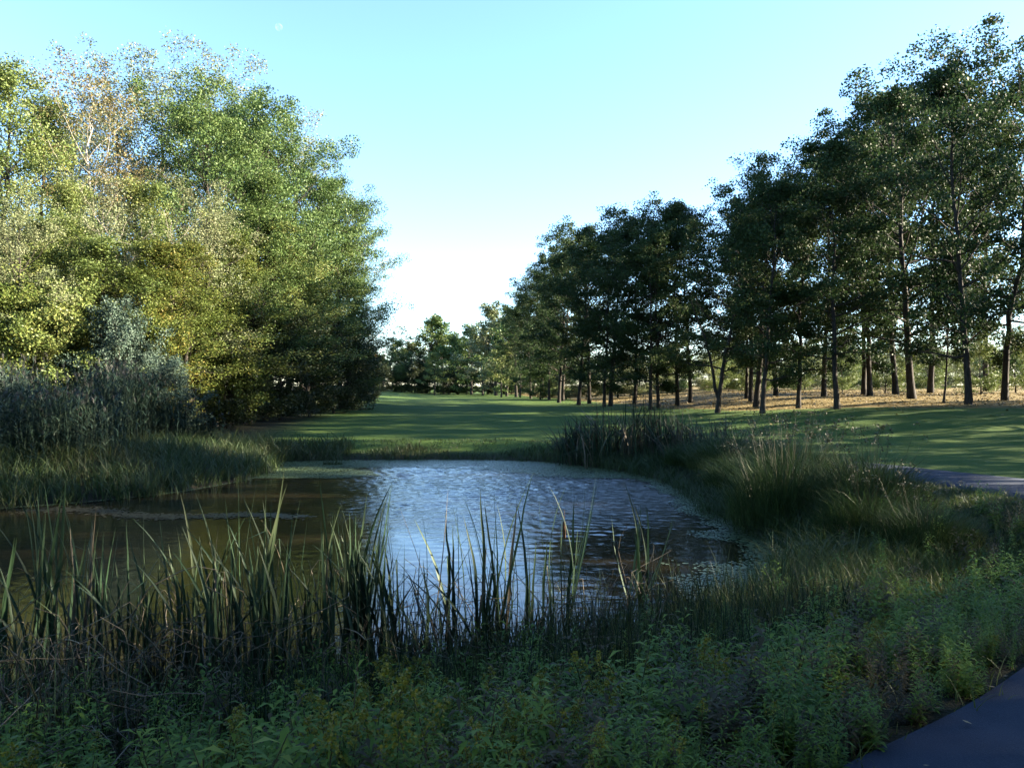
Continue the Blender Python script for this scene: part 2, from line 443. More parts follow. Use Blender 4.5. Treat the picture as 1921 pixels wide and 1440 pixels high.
WZ = np.zeros_like(WX)
for _ in range(44):
    lam = wrng.uniform(.15, .42); th = R(255) + wrng.normal(0, .8); kx, ky = math.cos(th) * 6.283 / lam, math.sin(th) * 6.283 / lam
    WZ += lam * .0066 * np.sin(kx * WX + ky * WY + wrng.uniform(0, 6.28) + .8 * np.sin(WX * wrng.uniform(.3, .9) + wrng.uniform(0, 6)))
WZ = ZW - .004 + WZ * gust
wsd = pond_sd(WX, WY)
wn_, wm_ = len(wx), len(wy)
q = (np.arange(wm_ - 1)[:, None] * wn_ + np.arange(wn_ - 1)[None]).ravel()
ok = (wsd < .3).ravel(); quads = np.stack([q, q + 1, q + wn_ + 1, q + wn_], 1); quads = quads[ok[quads].all(1)]
used = np.unique(quads); remap = np.full(wn_ * wm_, -1); remap[used] = np.arange(len(used))
WV = np.stack([WX, WY, WZ], -1).reshape(-1, 3)[used]
wo_ = link('pond_water', build('pond_water', WV, [remap[quads]], None, (m,), True))
wo_['kind'] = 'structure'

# ------------------------------------------------------------------ trees
def tree_proto(seed, H, Rc, cb, tr, nl, nper, ls, sig=(.5, .34), prof='round', e0=8, e1=62, lean=(0, 0), drop=.12, fork=False,
               wood='bark', leaf='oak', nsub=5, wob=.12, flat=.35):
    rng = np.random.default_rng(seed)
    W = Acc()
    n = 20; t = np.linspace(0, 1, n) ** 1.25
    path = np.zeros((n, 3))
    wobx = np.cumsum(rng.normal(0, wob, n)) * t; woby = np.cumsum(rng.normal(0, wob, n)) * t
    path[:, 0] = lean[0] * t ** 1.2 + wobx; path[:, 1] = lean[1] * t ** 1.2 + woby
    path[:, 2] = -.35 + (H * .95 + .35) * t
    rad = tr * (1 - t * .93) ** .9 + tr * .3 * np.exp(-np.maximum(path[:, 2], 0) / .4)
    V, Fq = tube(path, rad, 9); W.add(V, Fq, rng.random(len(Fq)))
    if fork:
        i0 = int(n * cb) - 1
        f = path[i0] + np.linspace(0, 1, 9)[:, None] * np.array([rng.choice([-1, 1]) * H * .14, rng.normal(0, .6), H * .5])
        f[:, :2] += np.cumsum(rng.normal(0, .08, (9, 2)), 0)
        V, Fq = tube(f, np.interp(np.linspace(0, 1, 9), [0, 1], [rad[i0] * .75, .03]), 7); W.add(V, Fq, rng.random(len(Fq)))
    C = []
    for i in range(nl):
        v = (i + rng.random() * .8) / nl
        u = cb + (.97 - cb) * v ** .95
        st = np.array([np.interp(u, t, path[:, c]) for c in range(3)])
        az = i * 2.4 + rng.normal(0, .35)
        if prof == 'round': pr = math.sin(math.pi * (.20 + .74 * v)) ** .55
        elif prof == 'up': pr = (1 - v) ** .55 * .85 + .18
        elif prof == 'fan': pr = .45 + .55 * math.sin(math.pi * (.05 + .85 * v))
        else: pr = 1 - .75 * v
        ln = Rc * pr * rng.uniform(.48, 1.25)
        el = R(e0 + (e1 - e0) * v + rng.normal(0, 9))
        s = np.linspace(0, 1, 7)
        dh = np.array([math.cos(az), math.sin(az), 0])
        lp = st + dh * (ln * s * math.cos(el))[:, None]
        lp[:, 2] += ln * math.sin(el) * s + .12 * ln * s * s
        lp[1:] += np.cumsum(rng.normal(0, .035 * ln, (6, 3)), 0) * .6
        r0 = max(.018, np.interp(u, t, rad) * .48)
        V, Fq = tube(lp, r0 * (1 - .88 * s), 5); W.add(V, Fq, rng.random(len(Fq)))
        C += [lp[-1], lp[-2]]
        for jx in range(nsub):
            s0 = .28 + .72 * (jx + rng.random() * .7) / nsub
            b0 = np.array([np.interp(s0, s, lp[:, c]) for c in range(3)])
            a2 = az + rng.choice([-1, 1]) * rng.uniform(.4, 1.25)
            l2 = ln * .42 * (1.25 - .6 * s0) * rng.uniform(.6, 1.25)
            e2 = el * .6 + rng.normal(.15, .35)
            q = np.linspace(0, 1, 5)
            d2 = np.array([math.cos(a2) * math.cos(e2), math.sin(a2) * math.cos(e2), math.sin(e2)])
            sp = b0 + d2 * (l2 * q)[:, None]; sp[1:] += np.cumsum(rng.normal(0, .05 * l2, (4, 3)), 0)
            V, Fq = tube(sp, max(.008, r0 * .3) * (1 - .8 * q), 3); W.add(V, Fq, rng.random(len(Fq)))
            for c in (sp[4], sp[3], sp[2]):
                if rng.random() > drop: C.append(c + rng.normal(0, .12, 3))
    C = np.array(C)
    cnt = rng.poisson(nper * rng.uniform(.45, 1.5, len(C)))
    idx = np.repeat(np.arange(len(C)), cnt)
    g = nrm(rng.normal(size=(len(idx), 3))) * (rng.random(len(idx)) ** .42)[:, None] * 1.35 * np.array([sig[0], sig[0], sig[1]]) * rng.uniform(.6, 1.35, len(C))[idx][:, None]
    P = C[idx] + g
    P = P[P[:, 2] > .25]; 
    V, Fq = leafs(P, ls * rng.uniform(.65, 1.35, len(P)), rng, flat=flat)
    tone = rng.random(len(C))
    rn = np.clip(rng.random(len(P)) * .75 + .25 * rng.random(len(P)), 0, 1)
    cm = build('crown', V, [Fq], rn, (M[leaf],))
    return dict(H=float(np.percentile(P[:, 2], 99.96)), trunk=W.mesh('trunk', (M[wood],), True), crown=cm)

PROTO = {
    # tall oaks of the right-hand row
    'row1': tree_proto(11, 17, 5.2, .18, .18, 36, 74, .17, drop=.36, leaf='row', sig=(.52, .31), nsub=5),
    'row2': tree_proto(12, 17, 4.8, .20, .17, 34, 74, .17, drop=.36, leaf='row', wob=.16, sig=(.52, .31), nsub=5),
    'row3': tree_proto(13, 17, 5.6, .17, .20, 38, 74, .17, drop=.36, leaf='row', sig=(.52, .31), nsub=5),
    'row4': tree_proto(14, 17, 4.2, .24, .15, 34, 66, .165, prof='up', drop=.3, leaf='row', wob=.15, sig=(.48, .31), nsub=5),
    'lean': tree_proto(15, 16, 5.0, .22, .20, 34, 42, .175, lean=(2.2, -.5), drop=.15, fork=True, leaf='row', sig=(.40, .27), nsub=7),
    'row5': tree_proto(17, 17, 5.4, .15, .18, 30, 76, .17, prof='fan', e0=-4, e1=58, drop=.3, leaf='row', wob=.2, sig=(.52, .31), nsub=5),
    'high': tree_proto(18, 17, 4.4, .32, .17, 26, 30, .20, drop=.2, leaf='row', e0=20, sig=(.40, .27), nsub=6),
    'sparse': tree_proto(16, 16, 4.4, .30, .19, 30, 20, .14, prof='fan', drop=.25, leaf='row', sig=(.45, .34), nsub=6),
    # left grove
    'oak1': tree_proto(21, 18, 6.6, .12, .30, 46, 96, .135, drop=.28, leaf='oak', sig=(.58, .38), nsub=5),
    'oak2': tree_proto(22, 18, 6.0, .10, .28, 44, 96, .135, drop=.28, leaf='oak', sig=(.58, .38), nsub=5),
    'tall1': tree_proto(23, 17, 4.0, .12, .19, 40, 62, .115, prof='up', e0=25, e1=70, leaf='yellowgreen', sig=(.46, .34), drop=.25, nsub=5),
    'tall2': tree_proto(24, 17, 4.6, .14, .19, 38, 40, .11, prof='fan', e0=25, e1=68, leaf='pale', sig=(.42, .34), drop=.2, nsub=6),
    'birch1': tree_proto(25, 14, 3.4, .26, .14, 28, 32, .095, prof='fan', e0=20, e1=60, fork=True, wood='bark_pale', leaf='orange', sig=(.38, .30), drop=.25, wob=.2, nsub=6),
    'birch2': tree_proto(26, 14, 3.0, .36, .13, 22, 16, .11, prof='fan', e0=30, e1=62, fork=True, wood='bark_pale', leaf='yellowgreen', sig=(.36, .30), drop=.3, wob=.22, nsub=6),
    # undergrowth
    'shrub1': tree_proto(31, 5, 2.3, .06, .06, 32, 36, .11, e0=15, e1=70, leaf='gold', sig=(.26, .21), wob=.06, nsub=6),
    'shrub2': tree_proto(32, 5, 2.4, .04, .06, 32, 34, .10, e0=20, e1=70, leaf='silver', sig=(.24, .21), wob=.06, flat=.1, nsub=6),
    'shrub3': tree_proto(33, 6, 3.0, .04, .08, 34, 34, .13, e0=5, e1=65, leaf='dark', sig=(.32, .25), wob=.06, nsub=6),
    # far wood
    'far1': tree_proto(41, 12, 4.2, .16, .18, 28, 18, .27, drop=.12, leaf='dark', sig=(.42, .3)),
    'far2': tree_proto(42, 12, 3.6, .22, .16, 26, 18, .25, prof='up', drop=.15, leaf='yellowgreen', sig=(.42, .3)),
    'far3': tree_proto(43, 12, 4.6, .08, .18, 30, 18, .27, drop=.12, leaf='rust', sig=(.42, .3)),
}
TR = np.random.default_rng(77)
def tree(kind, px, d, topy=None, H=None, leaf=None, name='oak_tree', label='', cat='tree', group=None, wid=1.0, rz=None, wood=None, X=None):
    p = PROTO[kind]
    x = (px - 960) / F * d if X is None else X
    z = gz(x, d)
    if H is None: H = EYE + (725 - topy) / F * d - z
    s = H / p['H']
    e = bpy.data.objects.new(name, None); COL.objects.link(e)
    e.location = (x, d, z); e.rotation_euler = (TR.normal(0, .025), TR.normal(0, .03), TR.uniform(0, 6.28) if rz is None else rz)
    e.scale = (s * wid, s * wid, s)
    e.empty_display_size = .3
    t = link('trunk', p['trunk'], e); c = link('crown', p['crown'], e)
    if leaf: override(c, M[leaf])
    if wood: override(t, M[wood])
    tag(e, label, cat, group)
    return e

# --- right-hand row
G = 'dark oaks of the row along the fairway'
LB = 'tall dark oak with bare trunk in the row along the fairway'
LF = 'oak far down the row where the fairway narrows, slender trunk'
row = [  # kind, px, depth, top y, width factor
    ('row5', 1885, 41, 62, .95), ('row3', 1817, 37, 78, .9), ('row2', 1570, 39, 235, 1.05), ('row5', 1497, 42, 290, 1.0),
    ('row3', 1430, 40, 300, .95), ('row5', 1632, 52, 200, 1.0), ('row4', 1620, 54, 230, 1.0), ('row1', 1545, 53, 280, 1.0),
    ('row4', 1680, 56, 160, 1.05), ('row2', 1455, 58, 330, 1.1), ('row3', 1408, 52, 350, 1.0), ('row4', 1400, 56, 370, 1.0),
    ('row1', 1295, 56, 380, 1.05), ('row2', 1270, 53, 372, 1.05), ('row5', 1235, 52, 395, 1.05), ('row1', 1220, 50, 420, 1.0),
    ('row2', 1190, 60, 400, 1.1), ('row3', 1145, 58, 398, 1.1), ('row5', 1133, 57, 430, 1.0), ('row2', 1105, 66, 415, 1.1), ('row3', 1085, 63, 425, 1.05),
    ('row2', 1745, 60, 180, 1.05), ('row4', 1850, 62, 170, 1.1)]
FRONT = {1885: 'outermost tall oak of the row, furthest from the pond', 1817: 'tall front oak right beside the slender young oak', 1570: 'front oak on the pond side of the thickest trunk',
         1497: 'front oak midway between the thickest oak and the forked leaning oak', 1430: 'front oak standing directly before the thinly leaved oak'}
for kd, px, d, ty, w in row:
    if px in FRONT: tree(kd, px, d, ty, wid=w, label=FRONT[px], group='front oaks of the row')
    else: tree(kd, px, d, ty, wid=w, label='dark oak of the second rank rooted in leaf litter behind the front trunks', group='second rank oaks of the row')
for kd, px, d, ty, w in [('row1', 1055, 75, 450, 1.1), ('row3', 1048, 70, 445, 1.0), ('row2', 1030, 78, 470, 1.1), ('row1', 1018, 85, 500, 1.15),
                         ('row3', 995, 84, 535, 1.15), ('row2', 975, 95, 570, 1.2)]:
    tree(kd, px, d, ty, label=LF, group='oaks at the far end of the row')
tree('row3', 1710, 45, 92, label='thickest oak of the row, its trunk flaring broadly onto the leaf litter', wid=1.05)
tree('lean', 1345, 43, 362, label='oak with forked trunk leaning over the leaf litter at the fairway edge', rz=0.1)
tree('sparse', 1418, 46, 283, label='thinly leaved oak whose airy top rises above its neighbours', wid=1.1)
tree('row4', 1770, 39, 480, label='slender young oak between two tall trunks of the row', wid=.9)
# trees of the same row outside the frame, which throw their shade over the pond and the path
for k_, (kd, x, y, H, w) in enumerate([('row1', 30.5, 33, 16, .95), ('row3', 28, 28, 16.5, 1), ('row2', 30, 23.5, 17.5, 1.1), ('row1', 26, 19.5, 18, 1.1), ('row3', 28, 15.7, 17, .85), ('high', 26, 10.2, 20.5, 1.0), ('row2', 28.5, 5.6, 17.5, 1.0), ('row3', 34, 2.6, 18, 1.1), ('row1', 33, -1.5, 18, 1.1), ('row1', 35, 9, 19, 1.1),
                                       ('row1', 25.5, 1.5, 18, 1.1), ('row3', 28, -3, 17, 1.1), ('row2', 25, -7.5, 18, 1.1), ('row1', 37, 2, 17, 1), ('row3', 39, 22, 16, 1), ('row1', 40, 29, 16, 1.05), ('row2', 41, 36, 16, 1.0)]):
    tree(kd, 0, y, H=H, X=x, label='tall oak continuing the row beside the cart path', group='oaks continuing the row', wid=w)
# unseen oaks added behind the path to dim skylight on the near bank
for k_, (x, y, H) in enumerate([(-16, -3, 17), (-11, -7, 18), (-5.5, -5.5, 18), (-1, -9, 19), (4, -5, 18), (8.5, -8, 18), (13, -4, 18), (17, -8, 18), (19.5, -1, 17), (-20, 1.5, 17), (-8, -13, 19), (3, -14, 19), (12, -14, 19), (-22, 8, 16)]):
    tree(('row3', 'row1')[k_ % 2], 0, y, H=H, X=x, label='unseen broad oak added behind the cart path to dim skylight', group='unseen oaks added behind the cart path', wid=1.25)
for k_ in range(8):  # unseen bushes added below the crowns to keep low sun off the fairway
    tree('shrub3', 0, 17 + 3.3 * k_, H=TR.uniform(4.2, 6), X=31.5 + TR.uniform(-1, 1.5), name='dark_bush', cat='bush', wid=1.2, label='unseen dark bush added under the oaks to block low sun', group='unseen bushes added against low sun')

# --- sunlit bushes and small trees beyond the row
for k_ in range(44):
    px = 1010 + 22 * k_ + TR.uniform(-12, 12); d = TR.uniform(78, 104)
    tree(('shrub3', 'shrub1', 'shrub3')[k_ % 3], px, d, H=TR.uniform(3.2, 5.5), leaf=('oak', 'yellowgreen', 'pale')[k_ % 3], name='hedge_bush', cat='bush',
         label='sunlit bush in the hedge glimpsed between the trunks of the row', group='bushes of the sunlit hedge', wid=1.7)
for px, d, ty in [(1840, 52, 600), (1660, 62, 590), (1420, 66, 610), (1905, 56, 600), (1580, 70, 620), (1500, 72, 630), (1740, 66, 620), (1340, 76, 640), (1260, 80, 650)]:
    tree('shrub3', px, d, ty, leaf='yellowgreen', name='young_tree', label='low young tree with sunlit green leaves behind the row of oaks', group='young trees behind the row')

# --- far wood closing the fairway
for kd, px, d, ty, lf in [('far3', 690, 132, 655, None), ('far1', 668, 120, 668, None), ('far1', 716, 122, 664, None), ('far1', 742, 126, 632, 'yellowgreen'), ('far1', 772, 124, 640, None),
                          ('far1', 800, 128, 588, 'yellowgreen'), ('far1', 832, 128, 592, 'oak'), ('far1', 858, 124, 625, 'oak'), ('far1', 884, 116, 605, 'oak'), ('far2', 905, 112, 628, 'pale'),
                          ('far1', 930, 108, 566, 'pale'), ('far2', 950, 104, 590, 'pale'), ('far1', 968, 100, 570, 'oak'), ('far2', 815, 108, 660, None), ('far2', 940, 96, 640, None),
                          ('far1', 1000, 112, 580, 'oak'), ('far1', 1040, 110, 560, None), ('far1', 700, 134, 672, None), ('far1', 735, 136, 655, None), ('far1', 765, 135, 650, 'oak'), ('far1', 845, 136, 625, None), ('far1', 875, 132, 630, None), ('far1', 915, 126, 615, None), ('far1', 945, 124, 600, None), ('far1', 980, 122, 590, None), ('far1', 820, 132, 630, None)]:
    tree(kd, px, d, ty, leaf=lf, name='far_tree', wid=1.2, label={'far1': 'rounded green tree in the wood closing the end of the fairway', 'far2': 'yellow green tree with sunlit leaves at the end of the fairway', 'far3': 'rust coloured autumn tree at the end of the fairway'}[kd], group='trees closing the fairway')
for k_ in range(30):
    px = 560 + 50 * k_ + TR.uniform(-20, 20); d = TR.uniform(150, 210)
    tree(('far1', 'far2', 'far1')[k_ % 3], px, d, H=TR.uniform(6, 9), leaf=('dark', 'oak')[k_ % 2], name='distant_tree', wid=1.5, label='small hazy tree on the skyline behind the fairway and hedge', group='distant skyline trees')
for k_ in range(30):
    tree('shrub3', 655 + 13 * k_ + TR.uniform(-8, 8), TR.uniform(118, 126), H=TR.uniform(3.5, 6), leaf=('dark', 'dark', 'oak', 'yellowgreen', 'dark')[k_ % 5], name='understory_bush', cat='bush', wid=1.3,
         label='low bush under the trees at the end of the fairway', group='bushes under the far wood')

# --- left grove
oakL = {395: 'largest round green oak of the left grove, foremost among its oaks', 505: 'round green oak beside the largest one, towards the fairway', 578: 'green oak lower than its neighbour where the grove slopes down to the fairway', 635: 'last tall oak of the left grove at the fairway edge', 450: 'oak behind the largest round oak with only its top showing', 655: 'lowest oak of the grove with boughs hanging over the fairway edge'}
for kd, px, d, ty, w in [('oak1', 395, 40, 122, 1.0), ('oak2', 505, 46, 178, 1.0), ('oak1', 578, 53, 255, 1.0), ('oak2', 635, 60, 355, 1.0), ('oak1', 450, 50, 150, 1.0), ('oak2', 655, 57, 500, 1.1)]:
    tree(kd, px, d, ty, label=oakL[px], group='oaks of the left grove', wid=w)
for kd, px, d, ty, w in [('tall2', 330, 50, 78, 1.1), ('tall2', 415, 54, 98, 1.1), ('tall2', 245, 48, 92, 1.1), ('tall2', 120, 46, 152, 1.1), ('tall2', 540, 60, 215, 1.1), ('tall2', 665, 66, 400, 1.1)]:
    tree(kd, px, d, ty, name='poplar_tree', label='pale grey green tree with thin feathery top behind the oaks', group='pale trees at the back of the grove', wid=w)
for kd, px, d, ty, w in [('tall1', 12, 31, 112, 1.0), ('tall1', -70, 30, 100, 1.1), ('tall1', 75, 36, 190, 1.0), ('tall1', -160, 29, 80, 1.1), ('tall1', 120, 31, 330, 1.0)]:
    tree(kd, px, d, ty, name='ash_tree', label='upright yellow green tree at the outer edge of the grove', group='yellow green trees of the grove', wid=w)
tree('birch1', 205, 36, 128, name='birch_tree', label='birch with orange tinted crown standing highest beside the round oak', wid=1.1)
tree('birch1', 160, 38, 200, leaf='pale', name='birch_tree', label='birch with faded grey crown in the dip of the grove')
tree('birch1', 290, 35, 290, leaf='orange', name='birch_tree', label='short birch with peach leaves in front of the round oak')
tree('birch2', 215, 30, 325, leaf='pale', name='birch_tree', label='bare white forked birch trunk above the silver shrub', rz=.4)
tree('birch2', 330, 31, 372, name='birch_tree', label='crooked birch leaning right among golden undergrowth', rz=2.8)
tree('birch2', 405, 34, 420, name='birch_tree', label='straight pale birch stem below the round oak')
tree('birch2', 140, 31, 400, leaf='gold', name='birch_tree', label='slim pale birch stem left of the forked white birch')
under = [('tall2', 35, 27, 350, 'pale', 1.2), ('shrub1', 120, 27, 500, 'yellowgreen', 1.0), ('tall1', 275, 30, 450, 'gold', 1.7), ('tall1', 352, 31, 455, 'gold', 1.7), ('tall1', 430, 35, 430, 'gold', 1.7),
         ('tall1', 495, 39, 400, 'yellowgreen', 1.6), ('tall1', 575, 46, 450, 'yellowgreen', 1.6), ('tall1', 640, 54, 450, 'yellowgreen', 1.6), ('shrub1', 60, 26, 545, 'yellowgreen', 1.1),
         ('tall2', 380, 33, 335, 'pale', 1.2), ('tall1', 465, 38, 320, 'oak', 1.4), ('shrub1', 10, 26, 510, 'gold', 1.1), ('tall1', 190, 29, 440, 'yellowgreen', 1.7), ('tall2', 180, 33, 320, 'pale', 1.2),
         ('tall1', 250, 34, 330, 'yellowgreen', 1.3), ('tall1', 100, 29, 400, 'yellowgreen', 1.6), ('shrub1', 300, 29, 560, 'gold', 1.0), ('shrub1', 400, 33, 540, 'gold', 1.0)]
for kd, px, d, ty, lf, w in under:
    nm = {'pale': 'pale grey green', 'yellowgreen': 'yellow green', 'gold': 'golden', 'oak': 'mid green'}[lf]
    tree(kd, px, d, ty, leaf=lf, name='undergrowth_bush', cat='bush', wid=w, label=nm + ' tall bush in the undergrowth along the edge of the left grove', group=nm + ' bushes of the left grove')
for px, d, ty in [(420, 33, 590), (470, 36, 575), (525, 39, 560), (580, 43, 570), (625, 48, 580), (660, 53, 590), (60, 30, 600), (160, 31, 610), (350, 33, 600), (640, 64, 640), (600, 58, 640), (0, 29, 610),
                  (690, 72, 660), (655, 74, 668)]:
    tree('shrub3', px, d, ty, name='dark_bush', cat='bush', wid=1.25, label='dark green bush in the shade at the foot of the left grove', group='dark bushes at the foot of the grove')
for px, d, ty, w, lb in [(222, 27, 552, .85, 'tall silver leaved shrub rising over the reeds below the birches'), (322, 25.5, 662, 1.15, 'low silver leaved shrub beside the reeds, right of the tall one'), (262, 27, 640, .85, 'middle silver leaved shrub between the tall and the low one'),
                         (-10, 20, 690, 1.2, 'small silver shrub among the reeds at the left bank')]:
    tree('shrub2', px, d, ty, name='silver_shrub', cat='shrub', wid=w, label=lb)
# backing rank so that no daylight shows low through the grove
for k_ in range(9):
    px = -60 + 78 * k_; d = 50 + k_ * 2.6
    tree('far1', px, d, H=11.5, leaf='oak', name='grove_tree', wid=1.25, label='shorter mid green tree filling the depth of the left grove', group='inner trees of the left grove')

# ------------------------------------------------------------------ ground cover (stuff)
GR = np.random.default_rng(303)
def scatter(n, xr, yr, mask, tuft=7, spread=.10):
    """points on land in clumps"""
    c = np.c_[GR.uniform(*xr, n), GR.uniform(*yr, n)]
    k = mask(c[:, 0], c[:, 1]); c = c[k]
    c = np.repeat(c, tuft, 0) + GR.normal(0, spread, (len(c) * tuft, 2))
    ang = np.repeat(GR.uniform(0, 6.28, len(c) // tuft), tuft)
    tone = np.repeat(GR.random(len(c) // tuft), tuft)
    return c, ang, tone

def grass(name, mat, n, xr, yr, mask, h, w, bend, droop=0., tuft=7, spread=.1, wind=None, hmod=None):
    c, ang, tone = scatter(n, xr, yr, mask, tuft, spread)
    z = ground(c[:, 0], c[:, 1]) - .02
    B = np.c_[c, z]; N_ = len(B)
    hh = GR.uniform(*h, N_) * GR.uniform(.6, 1.1, N_)
    if hmod is not None: hh = hh * hmod(c[:, 0], c[:, 1])
    bd = ang + GR.normal(0, 1.1, N_) if wind is None else wind + GR.normal(0, 1.0, N_)
    V, Fq = blades(B, hh, GR.uniform(*w, N_), GR.uniform(*bend, N_), bd, GR, droop)
    r = np.repeat(np.clip(.6 * tone + .4 * GR.random(N_), 0, 1), 3)
    o = link(name, build(name, V, [Fq], r, (M[mat],))); o['kind'] = 'stuff'
    return o
def land(x, y, lo, hi, pth=1.25):
    sd = pond_sd(x, y); return (sd > lo) & (sd < hi) & (path_d(x, y)[0] > pth)

o = grass('path_fringe_grass', 'meadow', 7000, (-2, 11), (1.6, 14), lambda x, y: (path_d(x, y)[0] > 1.06) & (path_d(x, y)[0] < 2.1) & (pond_sd(x, y) > .3), (.07, .26), (.004, .008), (.3, 1.1), .2, spread=.08)
o['label'] = 'short grass fringe along the edge of the cart path'
def by_path(x, y): return np.clip((path_d(x, y)[0] - 1.15) / 2.4, .16, 1)
o = grass('slope_grass', 'meadow', 15000, (-.5, 10), (2.9, 14), lambda x, y: land(x, y, .1, 6) & (x < y * .78 + .5) & ((y > 4.6) | (GR.random(len(x)) < .35)), (.28, .62), (.004, .009), (.15, .7), .15, hmod=by_path, spread=.14)
o['label'] = 'long green and straw coloured grass on the slope beside the cart path'
o = grass('shore_grass', 'browngrass', 2600, (-8, 3.2), (3.6, 8.6), lambda x, y: land(x, y, -.4, 1.9), (.2, .6), (.005, .010), (.03, .35), 0., spread=.07)
o['label'] = 'upright brown dead stems along the near shore under the cattails'
o = grass('shore_sedge', 'cattail', 1500, (-8, 3.2), (3.8, 8.6), lambda x, y: land(x, y, -.3, 2.0), (.3, .8), (.006, .013), (.03, .4), 0., spread=.07)
o['label'] = 'dark green sedge blades between the near cattails'
o = grass('far_bank_grass', 'bankgrass', 2000, (-9, 3), (24.6, 28.4), lambda x, y: land(x, y, -.1, 1.2 + .5 * np.sin(x * 1.3)), (.14, .4), (.012, .024), (.2, .8), .2, hmod=lambda x, y: .75 + .35 * np.sin(x * 2.1) * np.sin(x * .7 + 1))
o['label'] = 'tufty dark grass along the far bank of the pond'
o = grass('left_bank_grass', 'bankgrass', 5200, (-17, -5.6), (14.6, 27), lambda x, y: land(x, y, -.15, 5.5), (.4, .85), (.012, .026), (.2, .9), .2)
o['label'] = 'thick green grass on the left bank of the pond'
o = grass('right_bank_grass', 'bankgrass', 7500, (1.5, 10), (9, 27), lambda x, y: land(x, y, -.15, 3.6) & (y > 9.6), (.45, .85), (.008, .016), (.4, 1.1), .35, hmod=lambda x, y: np.clip((path_d(x, y)[0] - 1.0) / 3.2, .12, 1))
o['label'] = 'long drooping grass on the right bank of the pond'
o = grass('rough_grass', 'bankgrass', 4500, (-14, 12), (26.5, 34), lambda x, y: land(x, y, 1.2, 3.4) & (GR.random(len(x)) < .6), (.06, .15), (.012, .025), (.2, .8), .1)
o['label'] = 'short rough grass at the edge of the fairway'

# fallen leaves below the row
n = 16000
c = np.c_[GR.uniform(2, 36, n), GR.uniform(30, 75, n)]
c = c[np.maximum(litter_mask(c[:, 0], c[:, 1]), .06 * (c[:, 0] > 4)) > GR.random(len(c)) * 1.1]
C3 = np.c_[c, ground(c[:, 0], c[:, 1]) + GR.uniform(.01, .05, len(c))]
V, Fq = leafs(C3, GR.uniform(.09, .2, len(C3)), GR, flat=1.6)
o = link('fallen_leaf_litter', build('fallen_leaf_litter', V, [Fq], GR.random(len(C3)), (M['litter'],))); o['kind'] = 'stuff'
o['label'] = 'brown fallen leaves scattered below the oaks'

n = 260
k = GR.integers(10, len(PATHS) - 1, n); e_ = GR.uniform(-1.05, 1.05, n) * PATHW; e_ = np.sign(e_) * np.abs(e_ / PATHW) ** .6 * PATHW
c = PATHS[k] + Nn[k] * e_[:, None] + GR.normal(0, .06, (n, 2))
C3 = np.c_[c, PATHZ[k] + .034 + GR.uniform(.002, .01, n)]
V, Fq = leafs(C3, GR.uniform(.02, .05, n), GR, flat=2.2)
o = link('fallen_path_leaves', build('fallen_path_leaves', V, [Fq], GR.random(n), (M['litter'],))); o['kind'] = 'stuff'; o['label'] = 'scattered dry leaves on the asphalt cart path'

# duckweed film
def discs(C, r):
    th = np.arange(6) / 6 * 6.283
    ph = GR.uniform(0, 6.28, len(C))[:, None] + th[None]
    rr = r[:, None] * GR.uniform(.75, 1.2, (len(C), 6))
    V = np.stack([C[:, :1] + np.cos(ph) * rr, C[:, 1:2] + np.sin(ph) * rr, np.repeat(C[:, 2:], 6, 1)], -1).reshape(-1, 3)
    return V, np.arange(len(C) * 6).reshape(-1, 6)
n = 330000
c = np.c_[GR.uniform(-13, 5, n), GR.uniform(6, 26, n)]
sd = pond_sd(c[:, 0], c[:, 1])
wdt = np.where(c[:, 1] > 20.5, 2.6, np.where(c[:, 0] > 2, .75, .10)) * (1 + .28 * np.sin(c[:, 0] * 1.1 + .6) + .2 * np.sin(c[:, 1] * 2.3 + c[:, 0]))
wdt = np.where((c[:, 0] > 2) & (c[:, 1] < 13), wdt * 1.4, wdt)
f = -sd / wdt
cl = np.sin(c[:, 0] * 2.9 + 1.7 * np.sin(c[:, 1] * 1.3)) * np.sin(c[:, 1] * 3.7 + 1.3 * np.sin(c[:, 0] * 1.9))
keep = (sd < .05) & (GR.random(n) < np.clip(1.3 - f ** 2 * 1.25 + .5 * cl * np.clip(f, 0, 1), 0, 1))
c = c[keep]
C3 = np.c_[c, ZW + GR.uniform(.006, .022, len(c))]
V, Fh = discs(C3, GR.uniform(.016, .03, len(c)))
o = link('duckweed', build('duckweed', V, [Fh], GR.random(len(c)), (M['duckweed'],))); o['kind'] = 'stuff'
o['label'] = 'pale green duckweed floating along the far and right shores'
n = 2300
u = GR.random(n)
c = np.c_[-9.6 + 5.6 * u + GR.normal(0, .15, n), 15.2 - .9 * u + .25 * np.sin(u * 9) + GR.normal(0, .20, n) * (1 - .4 * u)]
c = c[pond_sd(c[:, 0], c[:, 1]) < -.02]
C3 = np.c_[c, ZW + GR.uniform(.002, .008, len(c))]
V, Fh = discs(C3, GR.uniform(.018, .04, len(c)))
o = link('floating_weed', build('floating_weed', V, [Fh], GR.random(len(c)), (M['algae'],))); o['kind'] = 'stuff'
o['label'] = 'narrow dark mat of weed floating by the left bank'

